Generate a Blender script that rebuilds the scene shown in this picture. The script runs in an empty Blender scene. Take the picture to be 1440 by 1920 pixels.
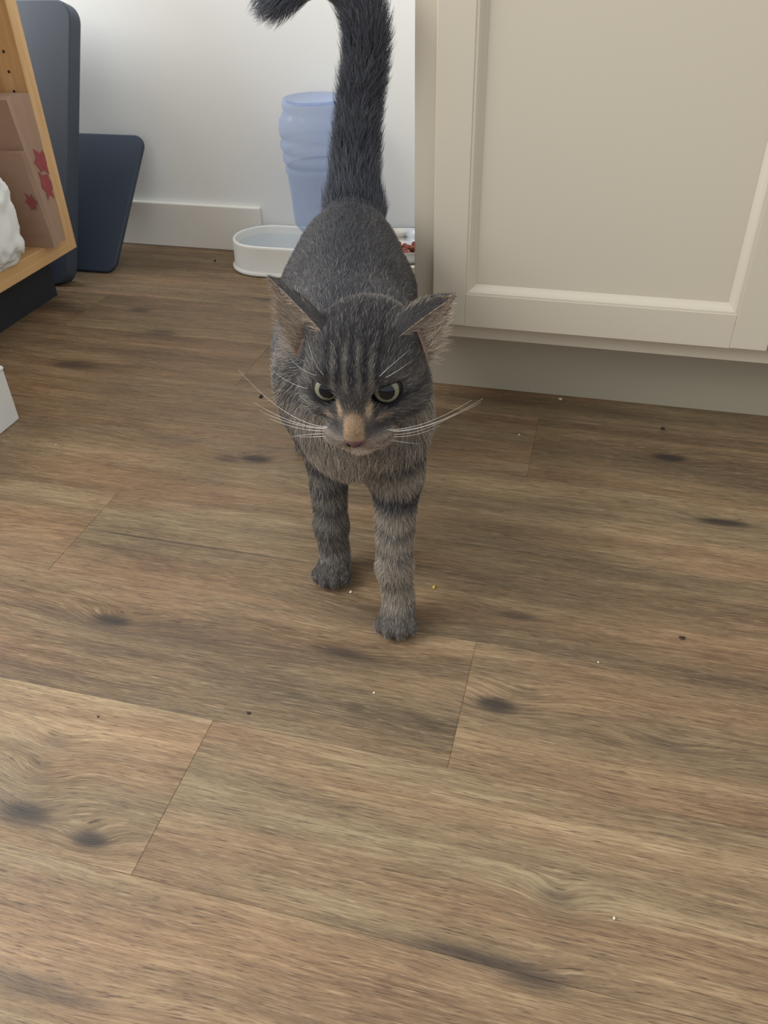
import bpy, bmesh, math, random
import numpy as np
from mathutils import Vector, Matrix

sc = bpy.context.scene
# ---------------------------------------------------------------- camera
cam = bpy.data.objects.new('camera', bpy.data.cameras.new('camera'))
sc.collection.objects.link(cam)
_rt = (0.96802664, 0.24997972, -0.02084604)
_up = (-0.13271197, 0.58088720, 0.80309252)
_fw = (-0.21286603, 0.77464844, -0.59548958)
cam.matrix_world = Matrix(((_rt[0], _up[0], -_fw[0], 0.0), (_rt[1], _up[1], -_fw[1], 0.0),
                           (_rt[2], _up[2], -_fw[2], 0.60), (0, 0, 0, 1)))
cam.data.sensor_fit = 'VERTICAL'
cam.data.sensor_height = 36.0
cam.data.lens = 36.0*1519.13/1920.0
cam.data.clip_start = 0.02
sc.camera = cam
# ---------------------------------------------------------------- light
world = bpy.data.worlds.new('world'); sc.world = world
world.use_nodes = True
bg = world.node_tree.nodes['Background']
bg.inputs['Color'].default_value = (0.95, 0.975, 1.0, 1)
bg.inputs['Strength'].default_value = 0.60
def area(name, loc, target, sx, sy, power, col):
    l = bpy.data.lights.new(name, 'AREA'); l.shape = 'RECTANGLE'
    l.size, l.size_y, l.energy, l.color = sx, sy, power, col
    o = bpy.data.objects.new(name, l); sc.collection.objects.link(o)
    o.location = loc
    o.rotation_euler = (Vector(target) - Vector(loc)).to_track_quat('-Z', 'Y').to_euler()
    return o
area('window_daylight', (-2.2, 0.45, 1.60), (0.0, 0.70, 0.25), 2.3, 1.5, 66, (0.93, 0.97, 1.0))
sc.view_settings.view_transform = 'Standard'
sc.view_settings.look = 'None'
sc.view_settings.exposure = 0.56
sc.view_settings.gamma = 1.0
sc.view_settings.use_curve_mapping = False
try:
    sc.cycles.max_bounces = 6
    sc.cycles.transparent_max_bounces = 12
    sc.cycles.sample_clamp_indirect = 4.0
except Exception:
    pass

# ---------------------------------------------------------------- helpers
COL = sc.collection
def lin(r, g, b):
    f = lambda c: (c/255/12.92) if c/255 <= .04045 else ((c/255 + .055)/1.055)**2.4
    return (f(r), f(g), f(b), 1.0)
def mat(name, col, rough=.5, metal=0.0, noise=0.0, nscale=20.0, bump=0.0, bscale=200.0, spec=.5, trans=0.0, ior=1.45, alpha=1.0):
    m = bpy.data.materials.new(name); m.use_nodes = True
    nt = m.node_tree; b = nt.nodes['Principled BSDF']
    b.inputs['Base Color'].default_value = col
    b.inputs['Roughness'].default_value = rough
    b.inputs['Metallic'].default_value = metal
    b.inputs['Specular IOR Level'].default_value = spec
    b.inputs['Transmission Weight'].default_value = trans
    b.inputs['IOR'].default_value = ior
    b.inputs['Alpha'].default_value = alpha
    tc = nt.nodes.new('ShaderNodeTexCoord')
    if noise:
        n = nt.nodes.new('ShaderNodeTexNoise'); n.inputs['Scale'].default_value = nscale; n.inputs['Detail'].default_value = 5
        nt.links.new(tc.outputs['Object'], n.inputs['Vector'])
        r = nt.nodes.new('ShaderNodeMapRange'); r.inputs[3].default_value = 1 - noise; r.inputs[4].default_value = 1 + noise
        nt.links.new(n.outputs['Fac'], r.inputs[0])
        h = nt.nodes.new('ShaderNodeHueSaturation'); h.inputs['Color'].default_value = col
        nt.links.new(r.outputs[0], h.inputs['Value'])
        nt.links.new(h.outputs[0], b.inputs['Base Color'])
    if bump:
        n = nt.nodes.new('ShaderNodeTexNoise'); n.inputs['Scale'].default_value = bscale; n.inputs['Detail'].default_value = 3
        nt.links.new(tc.outputs['Object'], n.inputs['Vector'])
        u = nt.nodes.new('ShaderNodeBump'); u.inputs['Strength'].default_value = bump; u.inputs['Distance'].default_value = .001
        nt.links.new(n.outputs['Fac'], u.inputs['Height'])
        nt.links.new(u.outputs[0], b.inputs['Normal'])
    return m
def tag(o, label=None, cat=None, group=None, kind=None):
    if label: o['label'] = label
    if cat: o['category'] = cat
    if group: o['group'] = group
    if kind: o['kind'] = kind
    return o
def empty(name, loc=(0, 0, 0)):
    o = bpy.data.objects.new(name, None); COL.objects.link(o); o.location = loc
    o.empty_display_size = .02
    return o
def link(name, me, m=None, parent=None, smooth=False):
    if m is not None: me.materials.append(m)
    o = bpy.data.objects.new(name, me); COL.objects.link(o)
    if smooth:
        me.polygons.foreach_set('use_smooth', [True]*len(me.polygons))
    if parent is not None:
        o.parent = parent
        w = Vector((0, 0, 0)); p = parent          # parents carry only translations
        while p is not None:
            w += p.location; p = p.parent
        o.location = -w
    return o
def mesh(name, verts, faces):
    me = bpy.data.meshes.new(name); me.from_pydata([tuple(v) for v in verts], [], [tuple(int(i) for i in f) for f in faces]); me.update()
    return me
def box(name, lo, hi, m, parent=None, bev=0.0, seg=2):
    bm = bmesh.new()
    bmesh.ops.create_cube(bm, size=1)
    for v in bm.verts:
        v.co = Vector([lo[i] + (v.co[i] + .5)*(hi[i] - lo[i]) for i in range(3)])
    if bev:
        bmesh.ops.bevel(bm, geom=list(bm.edges), offset=bev, segments=seg, affect='EDGES', profile=.5)
    me = bpy.data.meshes.new(name); bm.to_mesh(me); bm.free()
    return link(name, me, m, parent)
def prism(name, poly, thick, m, parent=None, frame=None, bev=0.0, seg=2):
    """poly: 2-D outline (u, v); extruded along w by thick. frame = (origin, u, v, w)."""
    O, U, Vv, W = [Vector(x) for x in frame]
    bm = bmesh.new()
    a = [bm.verts.new(O + U*p[0] + Vv*p[1]) for p in poly]
    b = [bm.verts.new(O + U*p[0] + Vv*p[1] + W*thick) for p in poly]
    n = len(poly)
    bm.faces.new(a[::-1]); bm.faces.new(b)
    for i in range(n):
        bm.faces.new((a[i], a[(i+1) % n], b[(i+1) % n], b[i]))
    bmesh.ops.recalc_face_normals(bm, faces=bm.faces)
    if bev:
        ed = [e for e in bm.edges if len(e.link_faces) == 2 and any(len(f.verts) > 4 for f in e.link_faces)] or list(bm.edges)
        bmesh.ops.bevel(bm, geom=ed, offset=bev, segments=seg, affect='EDGES', profile=.5)
    me = bpy.data.meshes.new(name); bm.to_mesh(me); bm.free()
    return link(name, me, m, parent)
def lathe(name, prof, c, m, parent=None, n=64, close=False, sx=1.0, sy=1.0):
    vs, fs = [], []
    k = len(prof)
    for r, z in prof:
        for j in range(n):
            t = 2*math.pi*j/n
            vs.append((c[0] + sx*r*math.cos(t), c[1] + sy*r*math.sin(t), c[2] + z))
    for i in range(k - 1 + (1 if close else 0)):
        i2 = (i + 1) % k
        for j in range(n):
            j2 = (j + 1) % n
            fs.append((i*n + j, i*n + j2, i2*n + j2, i2*n + j))
    if not close:
        for i, fl in ((0, True), (k - 1, False)):
            if prof[i][0] > 1e-6:
                ring = [i*n + j for j in range(n)]
                fs.append(ring[::-1] if fl else ring)
    me = mesh(name, vs, fs)
    return link(name, me, m, parent, smooth=True)
# ---------------------------------------------------------------- floor: planks of wood-look vinyl
def wood_floor_material():
    m = bpy.data.materials.new('oak_plank'); m.use_nodes = True
    nt = m.node_tree; N = nt.nodes; L = nt.links; b = N['Principled BSDF']
    def math_(op, a, bb=None, c=None):
        n = N.new('ShaderNodeMath'); n.operation = op
        for i, x in enumerate((a, bb, c)):
            if x is None: continue
            if isinstance(x, (int, float)): n.inputs[i].default_value = x
            else: L.new(x, n.inputs[i])
        return n.outputs[0]
    geo = N.new('ShaderNodeNewGeometry'); pos = geo.outputs['Position']
    at = N.new('ShaderNodeAttribute'); at.attribute_type = 'OBJECT'; at.attribute_name = 'seed'
    seed = at.outputs['Fac']
    tn = N.new('ShaderNodeAttribute'); tn.attribute_type = 'OBJECT'; tn.attribute_name = 'tone'
    tone = tn.outputs['Fac']
    sep = N.new('ShaderNodeSeparateXYZ'); L.new(pos, sep.inputs[0])
    X, Y = sep.outputs['X'], sep.outputs['Y']
    # knots: x, y, half length along grain, half width, darkness, grain swirl
    K = [(-.449, .528, .024, .0095, .85, .016), (-.375, .530, .060, .013, .40, .012), (-.036, .510, .021, .0090, .85, .015), (-.010, .530, .016, .0080, .35, .008),
         (.130, .985, .022, .0085, .95, .015), (.189, .851, .034, .0065, .85, .012), (-.455, .852, .020, .0090, .55, .014), (-.417, .860, .023, .0095, .80, .018),
         (-.823, 1.066, .040, .0160, .60, .014), (-.829, 1.300, .022, .0100, .65, .014), (-.741, 1.214, .036, .0100, .55, .012), (-.336, .295, .016, .0080, .80, .016),
         (-.402, .303, .026, .0105, .75, .020), (-.412, .341, .016, .0080, .28, .014), (-.032, .634, .022, .0070, .55, .010), (-.194, .540, .034, .0065, .60, .010),
         (.035, .338, .013, .0080, .40, .014), (-.010, .279, .050, .0060, .65, .008), (.022, .274, .026, .0055, .65, .006), (-1.02, 1.290, .060, .0120, .45, .010),
         (-.416, .376, .018, .0080, .30, .010), (-.320, .184, .060, .0080, .45, .010), (-.55, .880, .05, .012, .20, .022), (-.18, .600, .05, .016, .30, .020),
         (.30, .62, .03, .010, .7, .016), (.12, .50, .025, .007, .30, .010), (-.70, .640, .03, .010, .5, .016), (-.27, .800, .06, .012, .3, .02), (-.60, 1.4, .04, .009, .5, .01), (.02, 1.0, .03, .006, .3, .008)]
    warp = None; dark = None
    for kx, ky, a, c, dk, sw in K:
        s = N.new('ShaderNodeVectorMath'); s.operation = 'SUBTRACT'; L.new(pos, s.inputs[0]); s.inputs[1].default_value = (kx, ky, 0)
        q = N.new('ShaderNodeVectorMath'); q.operation = 'MULTIPLY'; L.new(s.outputs[0], q.inputs[0]); q.inputs[1].default_value = (1/a, 1/c, 0)
        d = N.new('ShaderNodeVectorMath'); d.operation = 'DOT_PRODUCT'; L.new(q.outputs[0], d.inputs[0]); L.new(q.outputs[0], d.inputs[1])
        d2 = d.outputs['Value']
        w = math_('POWER', 2.71828, math_('MULTIPLY', d2, -.28))
        w = math_('MULTIPLY', w, sw*.85)
        warp = w if warp is None else math_('ADD', warp, w)
        e = math_('POWER', 2.71828, math_('MULTIPLY', math_('MULTIPLY', d2, d2), -1.0))
        e2 = math_('POWER', 2.71828, math_('MULTIPLY', d2, -.42))
        e = math_('MULTIPLY', math_('ADD', math_('MULTIPLY', e, .60), math_('MULTIPLY', e2, .42)), dk)
        dark = e if dark is None else math_('MAXIMUM', dark, e)
    # slow wander of the grain
    def noise(x, y, z, detail=3, rough=.55, sc_=1.0):
        cb = N.new('ShaderNodeCombineXYZ')
        for i, q in enumerate((x, y, z)):
            if isinstance(q, (int, float)): cb.inputs[i].default_value = q
            else: L.new(q, cb.inputs[i])
        n = N.new('ShaderNodeTexNoise'); n.inputs['Scale'].default_value = sc_; n.inputs['Detail'].default_value = detail; n.inputs['Roughness'].default_value = rough
        L.new(cb.outputs[0], n.inputs['Vector'])
        return n.outputs['Fac']
    sd = math_('MULTIPLY', seed, 13.7)
    wand = noise(math_('MULTIPLY', X, 3.2), math_('MULTIPLY', Y, 8.0), sd, 2)
    v = math_('ADD', math_('ADD', Y, warp), math_('MULTIPLY', wand, .018))
    broad = noise(math_('MULTIPLY', X, 1.6), math_('MULTIPLY', v, 22.0), sd, 3)
    medium = noise(math_('MULTIPLY', X, 4.5), math_('MULTIPLY', v, 95.0), sd, 4, .6)
    fine = noise(math_('MULTIPLY', X, 26.0), math_('MULTIPLY', v, 520.0), sd, 3, .65)
    pore = noise(math_('MULTIPLY', X, 60.0), math_('MULTIPLY', v, 1150.0), sd, 2, .6)
    blot = noise(math_('MULTIPLY', X, 5.0), math_('MULTIPLY', Y, 9.0), math_('ADD', sd, 4.4), 3)
    hue = noise(math_('MULTIPLY', X, 2.6), math_('MULTIPLY', v, 16.0), math_('ADD', sd, 9.1), 2)
    def mr(x, a0, a1, b0, b1):
        n = N.new('ShaderNodeMapRange'); n.inputs[1].default_value = a0; n.inputs[2].default_value = a1; n.inputs[3].default_value = b0; n.inputs[4].default_value = b1
        L.new(x, n.inputs[0]); return n.outputs[0]
    t = math_('ADD', mr(broad, .3, .7, -.17, .17), mr(medium, .3, .7, -.12, .12))
    t = math_('ADD', t, mr(fine, .3, .7, -.20, .20))
    t = math_('ADD', t, mr(blot, .3, .7, -.10, .10))
    t = math_('ADD', t, math_('ADD', math_('MULTIPLY', tone, .38), .5))
    ramp = N.new('ShaderNodeValToRGB'); L.new(t, ramp.inputs[0])
    cr = ramp.color_ramp
    cr.elements[0].position = 0.0; cr.elements[0].color = lin(72, 58, 45)
    cr.elements[1].position = 1.0; cr.elements[1].color = lin(177, 152, 120)
    e = cr.elements.new(.35); e.color = lin(111, 90, 68)
    e = cr.elements.new(.65); e.color = lin(140, 116, 88)
    # drift between olive-grey and reddish brown
    mx = N.new('ShaderNodeMix'); mx.data_type = 'RGBA'; mx.blend_type = 'MULTIPLY'; mx.inputs['Factor'].default_value = 1.0
    hr = N.new('ShaderNodeValToRGB'); L.new(hue, hr.inputs[0])
    hr.color_ramp.elements[0].position = .32; hr.color_ramp.elements[0].color = (.93, 1.0, .96, 1)
    hr.color_ramp.elements[1].position = .68; hr.color_ramp.elements[1].color = (1.05, .95, .87, 1)
    L.new(ramp.outputs[0], mx.inputs[6]); L.new(hr.outputs[0], mx.inputs[7])
    # dark pores
    px = N.new('ShaderNodeMix'); px.data_type = 'RGBA'; px.blend_type = 'MIX'
    L.new(mr(pore, .56, .70, 0.0, .75), px.inputs[0]); L.new(mx.outputs[2], px.inputs[6]); px.inputs[7].default_value = lin(66, 48, 38)
    pore2 = noise(math_('MULTIPLY', X, 48.0), math_('MULTIPLY', v, 900.0), math_('ADD', sd, 3.3), 2, .6)
    lx = N.new('ShaderNodeMix'); lx.data_type = 'RGBA'
    L.new(mr(pore2, .58, .74, 0.0, .50), lx.inputs[0]); L.new(px.outputs[2], lx.inputs[6]); lx.inputs[7].default_value = lin(186, 160, 128)
    # knots and the long check in the grain
    kx = N.new('ShaderNodeMix'); kx.data_type = 'RGBA'
    kf = math_('MINIMUM', math_('MULTIPLY', dark, mr(medium, .25, .7, 1.35, .85)), .92)
    L.new(kf, kx.inputs[0]); L.new(lx.outputs[2], kx.inputs[6]); kx.inputs[7].default_value = lin(50, 42, 37)
    ck = math_('SUBTRACT', Y, math_('ADD', .666, math_('MULTIPLY', math_('SUBTRACT', wand, .5), .016)))
    ck = math_('DIVIDE', math_('ABSOLUTE', ck), .0022)
    ck = math_('SUBTRACT', 1.0, ck)
    ckx = math_('MULTIPLY', mr(X, -.57, -.52, 0, 1), mr(X, -.36, -.20, 1, 0))
    ckm = N.new('ShaderNodeMath'); ckm.operation = 'MULTIPLY'; ckm.use_clamp = True
    L.new(ck, ckm.inputs[0]); L.new(ckx, ckm.inputs[1])
    cx = N.new('ShaderNodeMix'); cx.data_type = 'RGBA'
    L.new(math_('MULTIPLY', ckm.outputs[0], .8), cx.inputs[0]); L.new(kx.outputs[2], cx.inputs[6]); cx.inputs[7].default_value = lin(50, 42, 38)
    L.new(cx.outputs[2], b.inputs['Base Color'])
    L.new(mr(fine, .3, .7, .42, .60), b.inputs['Roughness'])
    b.inputs['Specular IOR Level'].default_value = .42
    hgt = math_('ADD', math_('SUBTRACT', math_('MULTIPLY', fine, .6), math_('MULTIPLY', pore, .6)), math_('MULTIPLY', pore2, .5))
    bp = N.new('ShaderNodeBump'); bp.inputs['Strength'].default_value = .7; bp.inputs['Distance'].default_value = .0010
    L.new(hgt, bp.inputs['Height']); L.new(bp.outputs[0], b.inputs['Normal'])
    return m
M_floor = wood_floor_material()
M_sub = mat('underlay', lin(104, 82, 62), .9)
floor = box('floor', (-3.2, -3.4, -.04), (2.8, 1.70, -.004), M_sub)
tag(floor, 'wood-look floor of wide brown oak planks under the cat', 'floor', kind='structure')
PW, Y0 = .1553, .276
rows = {0: [-.288], 1: [-.067], 2: [-.563], 3: [-1.05, .17+.6], 4: [-.051], 5: [-.529], 6: [-.93, .29], 7: [-.36], 8: [-1.12, .1], -1: [-.80, .42], -2: [-.2], -3: [-.6], -4: [.1], -5: [-.4], -6: [-.9]}
tones = {(0, 0): .35, (0, 1): .10, (1, 0): -.15, (1, 1): -.02, (2, 0): .35, (2, 1): -.05, (3, 1): .25, (4, 0): .22, (4, 1): -.28, (5, 0): .15, (5, 1): -.15, (6, 1): .10}
rnd = random.Random(4)
for r in sorted(rows):
    y0, y1 = Y0 + r*PW, min(Y0 + (r + 1)*PW, 1.70)
    xs = [-1.75] + rows[r] + [1.60]
    for i in range(len(xs) - 1):
        g = .00008
        o = box('plank', (xs[i] + g, y0 + g, -.0045), (xs[i+1] - g, y1 - g, 0.0), M_floor, floor, bev=.0003, seg=1)
        o['seed'] = rnd.uniform(0, 7.0)
        o['tone'] = tones.get((r, i), rnd.uniform(-.2, .3))

# ---------------------------------------------------------------- back wall and baseboard
M_wall = mat('wall_paint', lin(236, 237, 234), .75, noise=.012, nscale=6, bump=.12, bscale=260)
M_base = mat('baseboard_paint', lin(232, 229, 220), .45, noise=.01)
w = box('wall_back', (-1.75, 1.663, -.04), (2.8, 1.76, 1.6), M_wall)
tag(w, 'plain white painted wall behind the water dispenser', 'wall', kind='structure')
bb = box('baseboard_back', (-1.75, 1.651, 0.0), (-.713, 1.6635, .0955), M_base, bev=.0025)
tag(bb, 'white baseboard ending beside the round water bowl', 'baseboard', kind='structure')
# ---------------------------------------------------------------- kitchen cabinet
M_cab = mat('cabinet_paint', lin(207, 196, 176), .42, noise=.012, nscale=4, bump=.05, bscale=90)
M_kick = mat('toe_kick_shaded_paint', lin(168, 160, 140), .5, noise=.02, nscale=5)  # cabinet paint made darker: part of the recess shade is in this colour
cab = empty('kitchen_cabinet', (.25, 1.40, 0))
tag(cab, 'cream painted kitchen cabinet with recessed-panel doors to the right of the cat', 'cabinet')
CX0, CX1, CF, DF = -.2415, .98, 1.0705, 1.0510     # left edge, right edge, frame face, door face
box('body', (CX0 + .002, CF + .019, .1085), (CX1 - .002, 1.660, .87), M_cab, cab)
ff = box('face_frame', (CX0, CF, .1085), (CX1, CF + .02, .1405), M_cab, cab, bev=.0008, seg=1)
box('frame_stile', (CX0, CF, .1405), (CX0 + .034, CF + .02, .87), M_cab, ff, bev=.0008, seg=1)
box('frame_stile', (.225, CF, .1405), (.265, CF + .02, .87), M_cab, ff)
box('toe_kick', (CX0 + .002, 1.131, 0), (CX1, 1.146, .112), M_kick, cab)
box('side_panel', (CX0 + .002, 1.1462, 0), (CX0 + .020, 1.660, .1083), M_cab, cab)
def door(x0, x1):
    z0, z1, sw = .1345, .84, .0455
    d = box('door', (x0 + sw - .004, DF + .0085, z0 + sw - .004), (x1 - sw + .004, DF + .0155, z1 - sw + .004), M_cab, cab)
    d['label'] = 'cream recessed-panel cabinet door'
    T = DF + .019
    box('stile', (x0, DF, z0), (x0 + sw, T, z1), M_cab, d, bev=.0012)
    box('stile', (x1 - sw, DF, z0), (x1, T, z1), M_cab, d, bev=.0012)
    box('rail', (x0 + sw, DF, z0), (x1 - sw, T, z0 + sw), M_cab, d, bev=.0003, seg=1)
    box('rail', (x0 + sw, DF, z1 - sw), (x1 - sw, T, z1), M_cab, d, bev=.0003, seg=1)
    # sloped bead inside the frame
    B, dp = .0125, .0083
    prof = [(0, .0006), (.003, .0010), (.006, .0030), (.0095, .0062), (B, dp)]
    ix0, ix1, iz0, iz1 = x0 + sw, x1 - sw, z0 + sw, z1 - sw
    def strip(fn):
        vs, fs = [], []
        for a, dd in prof:
            p, q = fn(a)
            vs += [(p[0], DF + dd, p[1]), (q[0], DF + dd, q[1])]
        n = len(prof)
        for i in range(n - 1):
            fs.append((2*i, 2*i + 1, 2*i + 3, 2*i + 2))
        k = len(vs)
        p, q = fn(0)
        vs += [(p[0], DF + .0095, p[1]), (q[0], DF + .0095, q[1])]
        fs.append((0, k, k + 1, 1)); fs.append((k, 2*n - 2, 2*n - 1, k + 1))
        fs.append(tuple([2*i for i in range(n)] + [k])); fs.append(tuple([2*i + 1 for i in range(n)][::-1] + [k + 1]))
        me = mesh('bead', vs, fs)
        bm = bmesh.new(); bm.from_mesh(me); bmesh.ops.recalc_face_normals(bm, faces=bm.faces); bm.to_mesh(me); bm.free()
        link('bead', me, M_cab, d)
    strip(lambda a: ((ix0 + a, iz0 + a), (ix1 - a, iz0 + a)))
    strip(lambda a: ((ix0 + a, iz1 - a), (ix1 - a, iz1 - a)))
    strip(lambda a: ((ix0 + a, iz0 + a), (ix0 + a, iz1 - a)))
    strip(lambda a: ((ix1 - a, iz0 + a), (ix1 - a, iz1 - a)))
door(-.2115, .2270)
door(.2300, .669)
# ---------------------------------------------------------------- bookcase at the left
def light_wood(name, axis):
    m = bpy.data.materials.new(name); m.use_nodes = True
    nt = m.node_tree; b = nt.nodes['Principled BSDF']
    tc = nt.nodes.new('ShaderNodeTexCoord'); mp = nt.nodes.new('ShaderNodeMapping')
    s = [60, 60, 60]; s[axis] = 3.0
    mp.inputs['Scale'].default_value = s
    nt.links.new(tc.outputs['Object'], mp.inputs[0])
    n = nt.nodes.new('ShaderNodeTexNoise'); n.inputs['Scale'].default_value = 1.0; n.inputs['Detail'].default_value = 5; n.inputs['Distortion'].default_value = .6
    nt.links.new(mp.outputs[0], n.inputs[0])
    r = nt.nodes.new('ShaderNodeValToRGB'); nt.links.new(n.outputs['Fac'], r.inputs[0])
    r.color_ramp.elements[0].position = .25; r.color_ramp.elements[0].color = lin(196, 150, 98)
    r.color_ramp.elements[1].position = .75; r.color_ramp.elements[1].color = lin(228, 190, 138)
    nt.links.new(r.outputs[0], b.inputs['Base Color'])
    b.inputs['Roughness'].default_value = .45
    return m
M_wood_v = light_wood('maple_vertical', 2)
M_wood_h = light_wood('maple_lengthwise', 1)
M_dark = mat('dark_hole', lin(60, 45, 35), .9)
SX0, SX1, SY0, SY1 = -1.27, -.98, .62, 1.3685
bk = empty('bookcase', (-1.12, 1.0, 0))
tag(bk, 'light maple bookcase with peg holes at the left edge', 'bookcase')
sp = box('side_panel', (SX0, SY1 - .0285, .0885), (SX1, SY1, .78), M_wood_v, bk, bev=.001, seg=1)
for k in range(15):
    z = .2445 + .030*k
    vs = [( -1.008 + .0026*math.cos(t*math.pi/6), SY1 - .0288, z + .0026*math.sin(t*math.pi/6)) for t in range(12)]
    vs2 = [(x, SY1 - .0270, zz) for x, y, zz in vs]
    fs = [tuple(range(12))] + [(i, i + 12, (i + 1) % 12 + 12, (i + 1) % 12) for i in range(12)]
    link('peg_hole', mesh('peg_hole', vs + vs2, fs), M_dark, sp)
box('side_panel', (SX0, SY0, .0885), (SX1, SY0 + .0285, .78), M_wood_v, bk, bev=.001, seg=1)
box('bottom_board', (SX0, SY0 + .0285, .0885), (SX1, SY1 - .0285, .1195), M_wood_h, bk, bev=.001, seg=1)
box('top_board', (SX0, SY0 + .0285, .752), (SX1, SY1 - .0285, .78), M_wood_h, bk, bev=.001, seg=1)
box('back_panel', (SX0 - .006, SY0, .0885), (SX0, SY1, .78), M_wood_v, bk)
M_black = mat('black_base', lin(40, 44, 52), .6)
box('plinth', (SX0, SY0 + .02, 0), (SX1 - .05, SY1 - .03, .0885), M_black, bk)

# ---------------------------------------------------------------- paper bags in the bookcase
M_kraft = mat('kraft_paper', lin(168, 140, 120), .85, noise=.05, nscale=14, bump=.25, bscale=60)
M_red = mat('red_print', lin(156, 78, 82), .8, noise=.1, nscale=60)
def paper_bag(name, label, x0, x1, y0, y1, z0, z1, lean, pinch, flare, prints):
    """Standing bag: front and back sheets, folded-in gusset on the +X side; leans by (dx, dy) at the top."""
    e = empty(name, ((x0 + x1)/2, (y0 + y1)/2, z0)); tag(e, label, 'paper bag', 'paper bags on the bottom shelf')
    ym = (y0 + y1)/2
    rows_ = 7
    vs, fs = [], []
    r2 = random.Random(len(label))
    for i in range(rows_ + 1):
        t = i/rows_
        z = z0 + (z1 - z0)*t
        dx, dy = lean[0]*t, lean[1]*t
        p = pinch*(.15 + .85*t)
        sq = flare + (1 - flare)*t          # spreads open towards the top
        a, b_ = ym + (y0 - ym)*sq, ym + (y1 - ym)*sq
        j = lambda: r2.uniform(-.0012, .0012)
        ring = [(x0 + dx, a + dy + j(), z), ((x0 + x1)/2 + dx, a + dy - .004*math.sin(math.pi*t) + j(), z), (x1 + dx + j(), a + dy, z),
                (x1 + dx - p*.55, (a*.6 + ym*.4) + dy, z), (x1 + dx - p, ym + dy, z), (x1 + dx - p*.55, (b_*.6 + ym*.4) + dy, z),
                (x1 + dx + j(), b_ + dy, z), (x0 + dx, b_ + dy, z)]
        vs += ring
    n = 8
    for i in range(rows_):
        for k in range(n):
            fs.append((i*n + k, i*n + (k+1) % n, (i+1)*n + (k+1) % n, (i+1)*n + k))
    fs.append(tuple(range(n))[::-1]); fs.append(tuple(rows_*n + k for k in range(n)))
    link('paper_sheet', mesh('paper_sheet', vs, fs), M_kraft, e)
    for (u0, t0, s, seed_) in prints:        # printed red star-leaf shapes on the gusset sheet
        r3 = random.Random(seed_)
        pts = []
        for k in range(18):
            an = 2*math.pi*k/18
            rr = s*(1.0 if k % 3 == 0 else .62)*r3.uniform(.75, 1.15)
            z = z0 + (z1 - z0)*t0 + rr*math.sin(an)*1.3
            t = (z - z0)/(z1 - z0)
            p = pinch*(.15 + .85*t); sq = flare + (1 - flare)*t
            b_ = ym + (y1 - ym)*sq; a_ = ym + (y0 - ym)*sq
            if u0 >= 0:
                yy = b_ + (ym - b_)*min(max(u0 + rr*math.cos(an)/.03, .02), .95)
                w_ = (b_ - yy)/(b_ - ym)
                xx = x1 - p*(w_*.55/.4 if w_ < .4 else .55 + .45*(w_ - .4)/.6) + .0012
            else:
                yy = a_ - .0035; xx = x1 - abs(u0) + rr*math.cos(an)
            pts.append((xx + lean[0]*t, yy + lean[1]*t, z))
        c = tuple(sum(q[i] for q in pts)/18 for i in range(3))
        link('print', mesh('print', pts + [c], [(i, (i + 1) % 18, 18) for i in range(18)]), M_red, e)
paper_bag('paper_bag', 'taller brown paper bag with red print, leaning on the bookcase side panel', -1.18, -.964, 1.272, 1.334, .1200, .366, (0, -.0145), .016, .45, [(.35, .57, .020, 3), (.45, .40, .022, 5)])
paper_bag('paper_bag', 'shorter folded brown paper bag in front of the taller one', -1.17, -.957, 1.270, 1.283, .1200, .287, (-.004, -.0180), .006, .8, [(-.012, .50, .014, 8)])
# ---------------------------------------------------------------- white crumpled cloth
M_cloth = mat('white_cloth', lin(236, 238, 236), .9, bump=.3, bscale=120)
def blob(name, c, rad, m, seed_, amp, parent=None, sub=5, flat=None, fold=90.0):
    bm = bmesh.new(); bmesh.ops.create_icosphere(bm, subdivisions=sub, radius=1)
    from mathutils import noise as mn
    for v in bm.verts:
        d = v.co.copy()
        n = mn.fractal(d*2.2 + Vector((seed_, 0, 0)), 1.0, 2.0, 3)
        r_ = 1 + amp*n + amp*.5*mn.ridged_multi_fractal(Vector((d.x*2.5, d.y*2.5, d.z*6.0)) + Vector((0, seed_, 0)), .9, 2.2, 4, 1.0, 2.0)*.45 - amp*.3
        sqr = lambda q: math.copysign(abs(q)**.62, q)
        v.co = Vector((c[0] + rad[0]*sqr(d.x)*r_, c[1] + rad[1]*sqr(d.y)*r_, c[2] + rad[2]*sqr(d.z)*r_))
        if flat is not None and v.co.z < flat: v.co.z = flat
    me = bpy.data.meshes.new(name); bm.to_mesh(me); bm.free()
    return link(name, me, m, parent, smooth=True)
cl = blob('folded_cloth', (-1.010, 1.165, .192), (.052, .052, .078), M_cloth, 2.0, .15, flat=.1200)
tag(cl, 'crumpled white cloth standing on the bookcase bottom shelf', 'cloth')

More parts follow.
